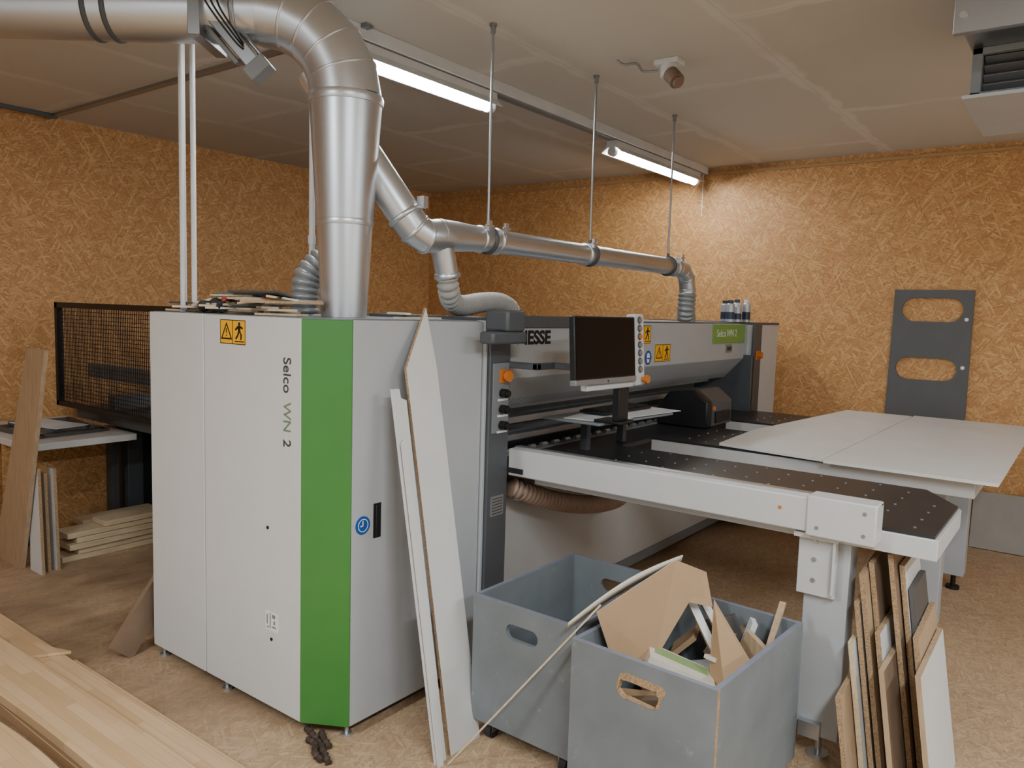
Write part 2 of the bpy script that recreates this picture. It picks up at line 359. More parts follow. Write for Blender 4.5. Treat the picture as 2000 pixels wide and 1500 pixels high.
# control column
CC=build(MB().box((2.748,2.90),(2.19,3.0),(.05,1.665)),'control_column',M_dkg,SAW,bevel=.004)
build(MB().box((2.728,2.745),(2.205,2.26),(.05,1.65)),'column_edge_profile',M_white2,CC,bevel=.002)
build(MB().box((2.765,2.885),(2.182,2.19),(1.13,1.455)),'control_plate',M_mg,CC,bevel=.002)
build(MB().cyl((2.84,2.182,1.395),(2.84,2.16,1.395),.016).cyl((2.84,2.16,1.395),(2.84,2.145,1.395),.026).box((2.81,2.87),(2.172,2.182),(1.365,1.425)),'emergency_stop',M_ora,CC)
for z in (1.315,1.24,1.165):
    build(MB().cyl((2.83,2.182,z),(2.83,2.150,z),.021).cyl((2.83,2.15,z),(2.83,2.138,z),.015),'selector_knob',M_black,CC)
    build(MB().box((2.80,2.875),(2.180,2.1825),(z-.036,z-.026)),'knob_label',M_stk,CC)
mb=MB().box((2.775,2.87),(2.186,2.19),(.735,.83)); 
for k in range(6): mb.box((2.783,2.862),(2.1845,2.186),(.745+k*.014,.749+k*.014),1)
build(mb,'type_plate',[M_silver,M_inkg],CC)

# base and hood
BASE=build(MB().box((2.9,6.05),(2.32,3.1),(.08,.86)).box((2.95,6.0),(2.5,3.0),(.0,.08),1),'machine_base',[M_fence,M_dkg],SAW,bevel=.004)
build(MB().box((2.9,6.05),(2.28,2.32),(.80,.93)),'base_rail',M_dkg,BASE,bevel=.003)
build(MB().box((2.9,6.05),(2.31,2.318),(.06,.12)),'kick_strip',M_mg,BASE)
build(MB().cyl((3.42,2.317,.66),(3.42,2.322,.66),.014),'cover_bolt',M_black,BASE)
prof=[(2.22,1.645),(2.22,1.375),(2.37,1.215),(3.1,1.215),(3.1,1.645)]
HOOD=build(MB().plate(prof,[],2.9,6.04,lambda u,v,w:(w,u,v)),'beam_hood',M_hood,SAW,bevel=.004)
build(MB().box((2.9,4.25),(2.205,2.24),(1.618,1.675)).box((2.9,6.04),(2.26,3.08),(1.64,1.655)),'hood_top_cover',M_dkg,HOOD,bevel=.003)
mb=MB(); 
for k in range(105):
    x=2.91+k*.03; mb.add([(x,2.225,1.372),(x+.012,2.225,1.372),(x+.012,2.372,1.212),(x,2.372,1.212)],[(0,1,2,3)])
build(mb,'hood_pleats',M_mg,HOOD)
text('lettering','BIESSE',.092,(2.985,2.2185,1.538),(1.14,0,0),(0,0,1),M_ink,HOOD,bold=.0034)
GL=build(MB().box((5.36,5.99),(2.212,2.22),(1.50,1.642)),'green_label',M_lgreen,HOOD,bevel=.001)
text('lettering','Selco WN 2',.078,(5.42,2.211,1.55),(1,0,0),(0,0,1),M_stk,GL)
fY=lambda y:(lambda u,v,w:(u,y-w,v))
warn('warning_sticker',fY(2.219),4.45,1.40,.22,.11,HOOD)
warn('warning_sticker',fY(2.219),4.2,1.52,.18,.11,HOOD)
mb=MB(); mb.plate(circ(4.36,1.43,.045),[],0,.001,fY(2.219),0); mb.plate(circ(4.36,1.44,.02),[],.001,.002,fY(2.219),1); mb.plate([(4.345,1.40),(4.375,1.40),(4.375,1.43),(4.345,1.43)],[],.001,.002,fY(2.219),1)
build(mb,'mandatory_sticker',[M_blue,M_stk],HOOD)
build(MB().box((5.62,5.73),(2.212,2.22),(1.43,1.49)).box((5.63,5.72),(2.21,2.212),(1.445,1.475),1),'type_plate',[M_silver,M_inkg],HOOD)
build(MB().box((2.9,6.04),(2.62,3.0),(.93,1.22)),'saw_recess_wall',M_mg,SAW)
for y,z,h,mt in [(2.44,1.10,.035,M_alu),(2.50,1.17,.03,M_hood),(2.40,1.02,.03,M_alu),(2.55,1.02,.05,M_mg)]:
    build(MB().box((2.92,6.03),(y,y+.07),(z,z+h)),'pressure_rail',mt,SAW,bevel=.003)
RS=build(MB().box((2.95,6.0),(2.355,2.415),(.956,.964)),'roller_strip',M_mg,SAW)
for k in range(26): build(MB().cyl((3.0+k*.115,2.385,.972),(3.05+k*.115,2.385,.972),.012,n=10),'roller',M_alu,RS)
build(MB().box((2.9,6.1),(2.1,2.62),(.93,.955)),'main_table',M_phen,SAW,bevel=.002)
# end cabinet
EC=build(MB().box((6.05,6.62),(2.16,3.1),(.05,1.645)),'end_cabinet',M_fence,SAW,bevel=.004)
build(MB().box((6.03,6.2),(2.15,2.17),(.05,1.66)).box((6.0,6.05),(2.15,3.0),(.95,1.4)),'end_column_strip',M_dkg,EC,bevel=.003)
build(MB().box((6.05,6.62),(2.155,3.1),(1.64,1.66)),'end_cabinet_top',M_dkg,EC)
build(MB().cyl((6.12,2.15,1.40),(6.12,2.11,1.40),.026).box((6.085,6.155),(2.14,2.15),(1.365,1.435)),'emergency_stop',M_ora,EC)

# table arms
def arm(x0,x1,y0,cham,name='table_arm'):
    top=[(x0,2.1),(x0,y0),(x1-cham,y0),(x1,y0+cham*.6),(x1,2.1)]
    A=build(MB().plate(top,[],.87,.945,lambda u,v,w:(u,v,w)),name,M_fence,SAW,bevel=.003)
    s=.012; t2=[(x0+s,2.1),(x0+s,y0+s),(x1-cham-s*.5,y0+s),(x1-s,y0+cham*.6+s*.5),(x1-s,2.1)]
    mb=MB().plate(t2,[],.945,.957,lambda u,v,w:(u,v,w),0)
    ny=int((2.0-y0)/.13); nx=int((x1-x0-.1)/.14)+1
    for i in range(nx):
        for j in range(ny):
            x=x0+.09+i*.14+(.06 if j%2 else 0); y=y0+.09+j*.13
            if x>x1-.04 or (x>x1-cham and y<y0+cham*.75): continue
            mb.cyl((x,y,.957),(x,y,.960),.0055,n=8,mi=1)
    build(mb,'air_table_surface',[M_phen,M_alu],A)
    return A
A1=arm(3.0,3.85,.38,.27); A2=arm(4.22,4.95,.40,.05); A3=arm(5.40,6.1,.40,.05)
# fence beam
FB=build(MB().box((2.905,2.998),(.60,2.19),(.915,1.045)),'side_fence',M_fence,SAW,bevel=.006)
build(MB().box((2.893,3.0),(.56,.80),(.905,1.055)),'fence_end_cover',M_fence,FB,bevel=.006)
for y,z in ((.60,1.02),(.60,.94),(.76,.94)): build(MB().cyl((2.8905,y,z),(2.894,y,z),.007),'screw',M_mg,FB)
build(MB().cyl((2.9025,.90,.99),(2.906,.90,.99),.007),'orange_plug',M_ora,FB)
build(MB().box((2.955,2.992),(.56,2.19),(1.045,1.05)),'fence_scale',M_alu,FB)
# legs
L1=build(MB().box((3.0,3.11),(.66,.82),(.10,.87)),'table_leg',M_white2,SAW,bevel=.004)
build(MB().box((2.97,2.985),(.70,.84),(.66,.905)).box((2.985,3.02),(.83,.84),(.66,.905)).box((2.94,2.975),(.70,.71),(.68,.905)).box((2.93,3.0),(.69,.85),(.885,.905)),'leg_bracket',M_fence,L1,bevel=.002)
for z in (.72,.80,.87): build(MB().cyl((2.962,.78,z),(2.972,.78,z),.009,n=6),'bracket_bolt',M_alu,L1)
build(MB().cyl((3.05,.74,0.015),(3.05,.74,.10),.012).cyl((3.05,.74,0),(3.05,.74,.015),.04).box((2.97,3.0),(.72,.80),(.10,.16)),'leveling_foot',M_alu,L1)
for x in (4.5,5.55):
    q=build(MB().box((x,x+.12),(.55,.68),(.10,.87)),'table_leg',M_white2,SAW,bevel=.004)
    build(MB().cyl((x+.06,.61,.0),(x+.06,.61,.10),.015).cyl((x+.06,.61,0),(x+.06,.61,.02),.04),'leveling_foot',M_black,q)
build(MB().box((5.0,5.38),(.50,.58),(.80,.87)),'cross_bar',M_white2,SAW,bevel=.003)
mb=MB(); corr(mb,[(2.98,2.23,.84),(3.07,2.20,.80),(3.3,2.17,.72),(3.6,2.15,.65),(3.9,2.15,.625),(4.05,2.18,.66),(4.10,2.25,.74),(4.12,2.31,.8)],.046,.028,.12); mb.ring((3.03,2.22,.82),(1,-.3,-.4),.05,.02,.006,mi=1)
build(mb,'dust_hose',[M_hoseb,M_galv],SAW,sharp=60)

# monitor
def mm(u,v,w,c=V((2.86,1.80,1.385)),a=math.radians(-3),tilt=math.radians(4)):
    p=V((u,w,v)); p=Matrix.Rotation(-tilt,3,'X')@p; p=rotz(a)@p; return c+p
MW=.505
MON=build(MB().plate([(0,0),(MW,0),(MW,.30),(0,.30)],[],0,.03,mm).plate([(0.15,.08),(.32,.08),(.32,.22),(.15,.22)],[],.03,.06,mm),'monitor',M_black,SAW,bevel=.004)
build(MB().plate([(.008,.022),(MW-.008,.022),(MW-.008,.292),(.008,.292)],[],-.002,0.0,mm),'screen',M_screen,MON)
build(MB().plate([(-.002,-.008),(MW+.002,-.008),(MW+.002,.016),(-.002,.016)],[],-.004,.03,mm),'lower_bezel',M_silver,MON,bevel=.002)
text('brand_lettering','hp',.014,mm(.25,-.001,-.0045),(1,-.05,0),(0,0,1),M_ink,MON)
BP=build(MB().plate([(MW+.003,-.035),(MW+.083,-.035),(MW+.083,.315),(MW+.003,.315)],[],0.0,.05,mm).plate([(.12,-.04),(MW+.02,-.04),(MW+.02,-.012),(.12,-.012)],[],.02,.06,mm),'button_panel',M_fence,MON,bevel=.006)
bu=MW+.043
for k,z in enumerate((.285,.245,.205,.165,.125,.085,.045)):
    c0=mm(bu,z,.0);c1=mm(bu,z,-.010); build(MB().cyl(c0,c1,.012,mi=0).ring(c0,(0,-1,0),.0145,.004,.004,mi=1),'push_button',[M_ora if k==2 else M_silver,M_dkg],BP)
c0=mm(bu+.02,-.005,.0);c1=mm(bu+.02,-.005,-.02); build(MB().cyl(c0,c1,.012).cyl(c1,mm(bu+.02,-.005,-.034),.02),'emergency_stop',M_ora,BP)
c=mm(.49,-.04,.06); build(MB().box((c.x-.05,c.x+.05),(c.y-.005,c.y+.03),(1.175,c.z+.02)).box((c.x-.07,c.x+.07),(c.y-.03,c.y+.12),(1.161,1.175)),'monitor_stand',M_black,MON,bevel=.003)
build(MB().box((2.70,2.835),(2.06,2.19),(1.605,1.70)).box((2.60,2.85),(2.06,2.14),(1.55,1.605)),'swing_arm',M_dkg,SAW,bevel=.012)
build(MB().box((2.88,3.05),(2.02,2.05),(1.43,1.46)).box((3.02,3.05),(1.88,2.05),(1.43,1.46)).box((2.88,2.91),(2.02,2.2),(1.43,1.46)),'monitor_arm',M_dkg,SAW,bevel=.004)
# tray
TR=build(MB().plate([(3.25,1.90),(3.95,1.84),(4.02,1.9),(4.10,2.2),(3.25,2.24)],[],1.147,1.16,lambda u,v,w:(u,v,w)),'console_tray',M_mg,SAW,bevel=.004)
for x in (3.55,3.95): build(MB().box((x,x+.04),(2.15,2.19),(.957,1.147)),'tray_support',M_dkg,TR)
# rear guard fence and rear table
GF=build(MB().box((2.58,2.62),(3.3,6.25),(1.62,1.66)).box((2.58,2.62),(3.3,6.25),(.885,.92)).box((2.58,2.62),(6.21,6.25),(.885,1.66)).box((2.58,2.62),(3.28,3.32),(.885,1.66)),'rear_guard_frame',M_black,SAW)
mb=MB(); y=3.34
while y<6.2: mb.box((2.596,2.600),(y,y+.004),(.92,1.62)); y+=.024
z=.95
while z<1.62: mb.box((2.600,2.604),(3.32,6.21),(z,z+.004)); z+=.028
build(mb,'wire_mesh',M_black,GF)
build(MB().box((2.75,2.85),(3.1,6.1),(1.10,1.20)).box((3.3,3.45),(3.1,6.1),(1.02,1.14)).box((2.7,5.8),(3.1,3.5),(.86,1.0)).box((2.7,5.8),(5.6,5.7),(.9,1.0)),'rear_carriage_rail',M_mg,SAW,bevel=.004)
build(MB().box((2.66,6.0),(3.1,6.1),(.80,.88)),'rear_table',M_dkg,SAW)
build(MB().box((2.80,2.92),(5.62,5.80),(0,.80)).box((2.90,3.1),(5.3,5.6),(0,.78),1),'rear_support_post',[M_dkg,M_black],SAW,bevel=.004)

# ---------------------------------------------------------------- extraction ducts
D=root('extraction_duct',(2.24,2.6,1.65),'large galvanised extraction duct bending from cabinet top to ceiling','duct')
dd=V((-.6,.8,0)); base=V((2.24,2.6,0))
build(MB().sweep([base+V((0,0,1.649)),base+V((0,0,2.05))],[.096,.118],64).sweep([base+V((0,0,2.05)),base+V((0,0,2.56))],[.119,.152],64),'tapered_pipe',M_galv,D,sharp=20)
R_=.34; pts=[];rr=[]
for k in range(6):
    a=math.radians(90*k/5); pts.append(base+V((0,0,2.56))+dd*(R_*(1-math.cos(a)))+V((0,0,R_*math.sin(a)))); rr.append(.150-.018*k/5)
mb=MB().sweep(pts,rr,64)
for k in (1,2,3,4): mb.ring(pts[k],(pts[k+1]-pts[k-1]),rr[k],.006,.003,64)
build(mb,'gored_elbow',M_galv,D,sharp=13)
end=pts[-1]
build(MB().ring(base+V((0,0,2.05)),(0,0,1),.119,.014,.004,40),'pipe_collar',M_galv,D,sharp=50)
build(MB().ring(base+V((0,0,2.555)),(0,0,1),.152,.02,.006,40),'pipe_collar',M_galv,D,sharp=50)
build(MB().sweep([end-dd*.02,end+dd*2.4],[.125,.125],64),'horizontal_pipe',M_galv,D,sharp=20)
for s in (.10,.62,.70,1.9): build(MB().ring(end+dd*s,dd,.125,.012,.007,40),'pipe_clamp',M_dkg if s in (.62,.70) else M_galvd,D,sharp=50)
c=end+dd*.24; R1=Matrix((dd,V((0,0,1)).cross(dd),V((0,0,1)))).transposed()
gv=build(MB().obox(c,(.05,.30,.28),R1),'gate_valve',M_galvd,D,bevel=.004)
tiltm=R1@Matrix.Rotation(math.radians(42),3,'Y')
cc=c+V((.02,-.14,-.12))
build(MB().obox(cc,(.06,.07,.30),tiltm).obox(cc+tiltm@V((0,0,-.17)),(.10,.09,.06),tiltm,1).obox(cc+tiltm@V((.05,0,.02)),(.02,.05,.24),tiltm,1).obox(cc+tiltm@V((0,0,.16)),(.09,.09,.04),tiltm,1).cyl(cc+tiltm@V((-.045,0,-.15)),cc+tiltm@V((-.045,0,.15)),.008,n=10),'pneumatic_cylinder',[M_galvd,M_mg],gv,bevel=.004)
for k in range(3):
    build(MB().sweep(catmull([c+V((-.06,-.16,.08-.03*k)),c+V((-.08-.03*k,-.2,-.03)),c+V((-.02,-.22,-.12-.02*k)),cc+V((.05,-.05,-.06))],8),.004,8),'air_line',M_black,gv)

D2=root('branch_duct',(3.9,2.4,1.65),'slim galvanised branch duct hung on rods along the machine','duct')
a0=V((2.18,2.75,2.68)); b0=V((2.46,2.46,2.10))
dv=(b0-a0).normalized()
el=[b0,b0+V((.035,-.025,-.055)),b0+V((.085,-.045,-.085)),V((2.62,2.40,2.025))]
build(MB().sweep([a0,b0],[.07,.075],48),'sloping_pipe',M_galv,D2,sharp=20)
mb=MB().sweep([b0-dv*.01]+el[1:]+[V((2.66,2.40,2.02))],.076,48)
for i in (1,2): mb.ring(el[i],el[i+1]-el[i-1],.076,.008,.004,48)
build(mb,'gored_elbow',M_galv,D2,sharp=12)
build(MB().sweep([(2.60,2.40,2.025),(2.72,2.40,2.03),(2.9,2.4,2.035)],[.074,.070,.060],48).sweep([(2.9,2.4,2.035),(5.10,2.4,2.035)],[.058,.056],48),'horizontal_pipe',M_galv,D2,sharp=20)
for i,x in enumerate((2.90,3.03,3.86,5.04)):
    mb=MB(); mb.ring((x,2.4,2.035),(1,0,0),.059,.012,.007,36)
    mb.box((x-.012,x+.012),(2.33,2.345),(2.07,2.12),0); mb.cyl((x-.03,2.335,2.095),(x+.03,2.335,2.095),.005,n=8)
    build(mb,'pipe_clamp',M_galv,D2,sharp=50)
build(MB().ring(b0,dv,.076,.012,.008,36).box((2.47,2.50),(2.36,2.40),(2.13,2.18)),'pipe_clamp',M_galv,D2,sharp=50)
ep=[V((5.10,2.4,2.035)),V((5.19,2.4,2.02)),V((5.26,2.4,1.97)),V((5.29,2.4,1.89)),V((5.29,2.4,1.84))]
mb=MB().sweep(ep,.058,36)
for i in (1,2,3): mb.ring(ep[i],ep[i+1]-ep[i-1],.058,.008,.004,32)
build(mb,'end_elbow',M_galv,D2,sharp=12)
mb=MB(); corr(mb,[(5.29,2.4,1.86),(5.285,2.4,1.76),(5.31,2.41,1.70),(5.34,2.42,1.665)],.06,.03,.12); build(mb,'flexible_hose',M_hoseg,D2,sharp=60)
build(MB().sweep([(2.63,2.4,2.0),(2.68,2.40,1.84)],[.055,.052],28).ring((2.677,2.4,1.85),(.1,0,-.4),.053,.014,.008,28),'branch_spigot',M_galv,D2,sharp=30)
mb=MB(); corr(mb,[(2.675,2.40,1.85),(2.70,2.41,1.785),(2.77,2.45,1.735),(2.9,2.5,1.715),(3.1,2.54,1.735),(3.28,2.57,1.74),(3.42,2.60,1.71),(3.47,2.61,1.66)],.045,.030,.15); build(mb,'flexible_hose',M_hose,D2,sharp=60,label='beige corrugated hose')
mb=MB(); corr(mb,[(2.45,2.80,2.0),(2.36,2.84,1.93),(2.28,2.88,1.84),(2.26,2.89,1.75),(2.26,2.89,1.655)],.060,.03,.13)
build(mb,'flexible_hose',M_hoseg,D2,sharp=60,label='grey corrugated hose')

for x in (2.965,3.915,4.945):
    r=root('hanger_rod',(x,2.4,2.095),'thin grey threaded rod hanging the slim duct from the ceiling','hanger rod','duct hanger rods')
    build(MB().cyl((x,2.4,2.105),(x,2.4,ZC-.002),.0065,n=10),'rod',M_galvd,r)
    build(MB().cyl((x,2.4,ZC-.045),(x,2.4,ZC-.012),.012,n=10).cyl((x,2.4,ZC-.012),(x,2.4,ZC),.018,n=12),'ceiling_anchor',M_galvd,r)
    build(MB().ring((x,2.4,2.035),(1,0,0),.060,.012,.01,30).cyl((x,2.4,2.09),(x,2.4,2.12),.011,n=8),'pipe_ring',M_dkg,r,sharp=50)

# conduits
for i,(x,y,r) in enumerate([(1.975,3.42,.012),(2.02,3.40,.012),(2.005,3.455,.009)]):
    build(MB().cyl((x,y,1.648),(x,y,ZC),r,n=14),'conduit_pipe',M_pvc,label='white plastic cable conduit running from cabinet to ceiling',cat='conduit',group='vertical white conduits')
build(MB().cyl((2.36,2.97,1.65),(2.36,2.97,ZC),.014,n=14).cyl((2.36,2.97,1.98),(2.36,2.97,2.02),.018,n=14),'conduit_pipe',M_pvc,label='white plastic cable conduit beside the grey hose',cat='conduit',group='vertical white conduits')
build(MB().box((2.62,2.645),(2.9,YW),(ZC-.02,ZC)).cyl((2.66,2.9,ZC-.012),(2.66,YW,ZC-.012),.009,n=10),'ceiling_conduit',M_galvd,label='grey steel cable conduit fixed across the ceiling',cat='conduit')
build(MB().box((2.0,2.66),(6.30,6.33),(ZC-.03,ZC)),'ceiling_conduit',M_dkg,label='dark grey cable conduit along the ceiling edge',cat='conduit')

# ---------------------------------------------------------------- lights
tr=build(MB().box((1.2,6.80),(2.94,3.03),(2.985,ZC)).box((1.2,6.8),(2.955,3.015),(2.975,2.986),1),'light_trunking',[M_pvc,M_mg],label='long white ceiling trunking carrying the tube lights',cat='trunking',bevel=.003)
for x0 in (2.17,5.12):
    x1=x0+1.52
    r=root('tube_light',((x0+x1)/2,2.985,2.865),'lit white fluorescent tube fitting below the ceiling trunking','tube light','fluorescent fittings')
    pr_=[(2.945,2.9755),(3.025,2.9755),(3.03,2.935),(3.072,2.893),(3.068,2.890),(3.02,2.928),(2.95,2.928),(2.902,2.890),(2.898,2.893),(2.94,2.935)]
    build(MB().plate(pr_,[],x0,x1,lambda u,v,w:(w,u,v)),'reflector_housing',M_pvc,r)
    build(MB().sweep([(x0+.03,2.985,2.893),(x1-.03,2.985,2.893)],.027,20),'tube_diffuser',M_tube,r,sharp=40)
    for x in (x0,x1-.04): build(MB().cyl((x,2.985,2.897),(x+.04,2.985,2.897),.034,n=20),'end_cap',M_pvc,r)
build(MB().sweep([(6.74,2.96,2.97),(6.74,2.96,2.6)],.003,6).sweep([(6.74,2.96,2.99),(6.74,2.96,2.97)],.006,6),'hanging_cable',M_pvc,label='thin white cable hanging from the trunking end',cat='cable')
r=root('ceiling_sensor',(3.87,1.92,2.95),'white ceiling socket with brown round end and short loose cable','sensor')
build(MB().box((3.83,3.93),(1.86,2.0),(ZC-.03,ZC)).cyl((3.88,1.93,ZC-.09),(3.88,1.93,ZC-.02),.045),'housing',M_pvc,r,bevel=.006)
build(MB().cyl((3.86,1.91,ZC-.08),(3.84,1.86,ZC-.13),.042).cyl((3.84,1.86,ZC-.13),(3.835,1.845,ZC-.14),.03),'sensor_head',M_ply,r)
build(MB().sweep(catmull([(3.87,1.99,ZC-.05),(3.82,2.05,ZC-.055),(3.76,2.06,ZC-.03),(3.70,2.10,ZC-.045),(3.69,2.14,ZC-.02)],8),.007,10),'cable',M_silver,r)

# heater / air unit
r=root('air_heater',(3.7,-.1,2.56),'grey metal ceiling air heater with louvred outlet','air heater')
build(MB().box((3.15,4.3),(-.6,.475),(2.75,ZC)).box((3.14,3.17),(-.6,.485),(2.70,ZC)),'heater_body',M_galvd,r,bevel=.004)
mb=MB().box((3.5,4.16),(.43,.465),(2.57,2.75)).box((3.5,4.16),(-.6,-.56),(2.57,2.75)).box((3.5,3.53),(-.6,.465),(2.725,2.75)).box((3.5,3.53),(-.6,.465),(2.57,2.585))
build(mb,'outlet_frame',M_mg,r,bevel=.002)
build(MB().box((3.56,4.14),(-.56,.43),(2.57,2.75)),'outlet_interior',M_dkg,r)
lv=MB()
for k in range(4): lv.obox((3.535,-.065,2.605+k*.035),(.035,.98,.003),Matrix.Rotation(math.radians(30),3,'Y'))
build(lv,'louvre_blades',M_alu,r)
build(MB().box((3.46,4.18),(-.6,.485),(2.555,2.568)),'bottom_tray',M_white2,r)
for y,z in ((.455,2.76),(.30,2.80)): build(MB().cyl((3.13,y,z),(3.14,y,z),.012),'screw',M_alu,r)

# ---------------------------------------------------------------- far wall panels
mpx=lambda u,v,w:(6.846-w,u,v)
r=build(MB().plate([(.755,.80),(1.325,.80),(1.315,1.955),(.76,1.955)],[stadium(1.04,1.80,.43,.185),stadium(1.055,1.335,.43,.175)],0,.02,mpx).plate(circ(.80,1.73,.014),[],.02,.024,mpx,1).plate(circ(.80,1.36,.014),[],.02,.024,mpx,1),'grey_panel',[M_gpan,M_stk],label='dark grey panel with two oval cut-outs mounted on the wall',cat='panel')
build(MB().obox((6.78,.22,.218),(.018,.86,.43),Matrix.Rotation(math.radians(8),3,'Y')),'leaning_board',M_beige,label='plain beige-grey board standing on the floor against the wall',cat='board')

# ---------------------------------------------------------------- things on machine
def sheet(pts,z0,z1,name,label):
    return build(MB().plate(pts,[],z0,z1,lambda u,v,w:(u,v,w)),name,M_sheet,label=label,cat='panel',group='white sheets on the saw table')
sheet([(4.16,1.085),(4.24,1.68),(4.9,1.72),(6.60,1.56),(6.60,1.085)],.961,.977,'white_sheet','white sheet with slanted edge lying on the saw table')
sheet([(4.12,.30),(4.13,1.075),(6.65,1.075),(6.65,.30)],.961,.977,'white_sheet','large rectangular white sheet lying on the saw table')
Rk=rotz(math.radians(-3))
kc=V((3.72,2.07,1.177))
kr=root('keyboard',(kc.x,kc.y,1.17),'black computer keyboard lying on papers on the tray','keyboard')
build(MB().obox(kc,(.48,.16,.014),Rk),'keyboard_body',M_black,kr,bevel=.004)
mb=MB()
for i in range(20):
    for j in range(5): mb.obox(kc+V((0,0,.01))+Rk@V((-.219+i*.023,-.058+j*.028,0)),(.018,.022,.006),Rk)
build(mb,'keys',M_ink,kr)
build(MB().obox((3.50,2.02,1.1622),(.40,.28,.003),rotz(.15)),'paper_sheet',M_paper,label='white paper sheet on the console tray',cat='paper',group='papers on the tray')
build(MB().obox((3.80,1.99,1.1665),(.46,.28,.003),rotz(-.12)),'paper_sheet',M_paper,label='white paper sheet under the keyboard',cat='paper',group='papers on the tray')
pr=root('label_printer',(5.0,2.17,.957),'black and grey label printer standing on the saw table','printer')
sx,sz=1.28,1.28
prof=[(0,0),(.27,0),(.27,.10),(.21,.17),(.08,.19),(0,.13)]
build(MB().plate([(a*sx,b*sz) for a,b in prof],[],4.88,5.24,lambda u,v,w:(w,2.0+u,.962+v)),'printer_body',M_dkg,pr,bevel=.012)
build(MB().plate([(a*sx,b*sz) for a,b in [(-.004,0),(.274,0),(.274,.10),(.214,.174),(.08,.195),(-.004,.135)]],[],4.80,4.885,lambda u,v,w:(w,2.0+u,.962+v)),'printer_side',M_black,pr,bevel=.01)
build(MB().box((4.94,5.18),(1.985,2.002),(.985,1.06)),'paper_outlet',M_black,pr,bevel=.003)
build(MB().box((4.90,4.93),(1.99,2.001),(1.075,1.10)),'button',M_ora,pr)
for i,(x,y,h) in enumerate([(5.93,2.32,.17),(6.03,2.30,.15),(6.12,2.34,.18),(6.2,2.29,.18),(6.12,2.44,.17)]):
    c=root('spray_can',(x,y,1.66),'silver and blue spray can standing on the machine','spray can','spray cans on the machine')
    z0=1.66
    build(MB().sweep([(x,y,z0),(x,y,z0+h*.8),(x,y,z0+h*.86)],[.033,.033,.02],20).sweep([(x,y,z0+.02),(x,y,z0+h*.45)],[.0335,.0335],20,mi=1),'can_body',[M_can,M_canb],c,sharp=40)
    build(MB().cyl((x,y,z0+h*.86),(x,y,z0+h),.022),'cap',M_stk if i%2 else M_canb,c)
# clutter on the cabinet
def clutter(n,c,size,a,mat,label,cat,tilt=0,g=None):
    R=rotz(a)@Matrix.Rotation(tilt,3,'Y'); build(MB().obox(c,size,R),n,mat,label=label,cat=cat,group=g,bevel=.001)
GC='scraps on the cabinet'
rs=random.Random(3)
for i in range(26):
    mt,lb=[(M_pine,'thin light wood offcut lying on the cabinet'),(M_oak,'brown wood offcut lying on the cabinet'),(M_cardw,'cream edge strip lying on the cabinet'),(M_pine,'thin light wood offcut lying on the cabinet'),(M_dkb,'dark strip lying on the cabinet')][i%5]
    fl=i>15
    clutter('wood_strip',(rs.uniform(1.95,2.06),2.68+(i%16)*.05,1.654+.009*(i%5)+(.045 if fl else 0)),(rs.uniform(.04,.10),rs.uniform(.14,.36),.009),rs.uniform(-1.0,1.0),mt,lb,'wood strip',tilt=rs.uniform(-.25,.25) if fl else 0,g=GC)
for i,(x,y,a,L) in enumerate([(2.45,2.36,.1,.3),(2.55,2.42,-.05,.24),(2.42,2.45,1.4,.14)]):
    clutter('wood_strip',(x,y,1.653+.009*i),(L,.03,.009),a,M_cardw if i%2==0 else M_dkb,'short edge strip lying on the cabinet','wood strip',g=GC)
for (x,y,z,a) in [(1.93,3.02,1.70,.5),(1.94,2.72,1.70,1.3)]:
    rr_=root('hand_tool',(x,y,z),'hand tool with a red handle on the cabinet','tool','hand tools on the cabinet')
    d=V((math.cos(a),math.sin(a),0)); p=V((x,y,z+.012))
    build(MB().sweep([p,p+d*.06],[.011,.009],12),'handle',M_red,rr_); build(MB().sweep([p+d*.06,p+d*.2],[.004,.004],8),'blade',M_galvd,rr_)
gl=MB().sweep(catmull([(1.93,3.2,1.675),(1.96,3.13,1.69),(1.95,3.05,1.675)],6),[.022+.006*math.sin(i*1.3) for i in range(13)],10)
build(gl,'work_glove',M_rub,label='crumpled black work glove on the cabinet',cat='glove')

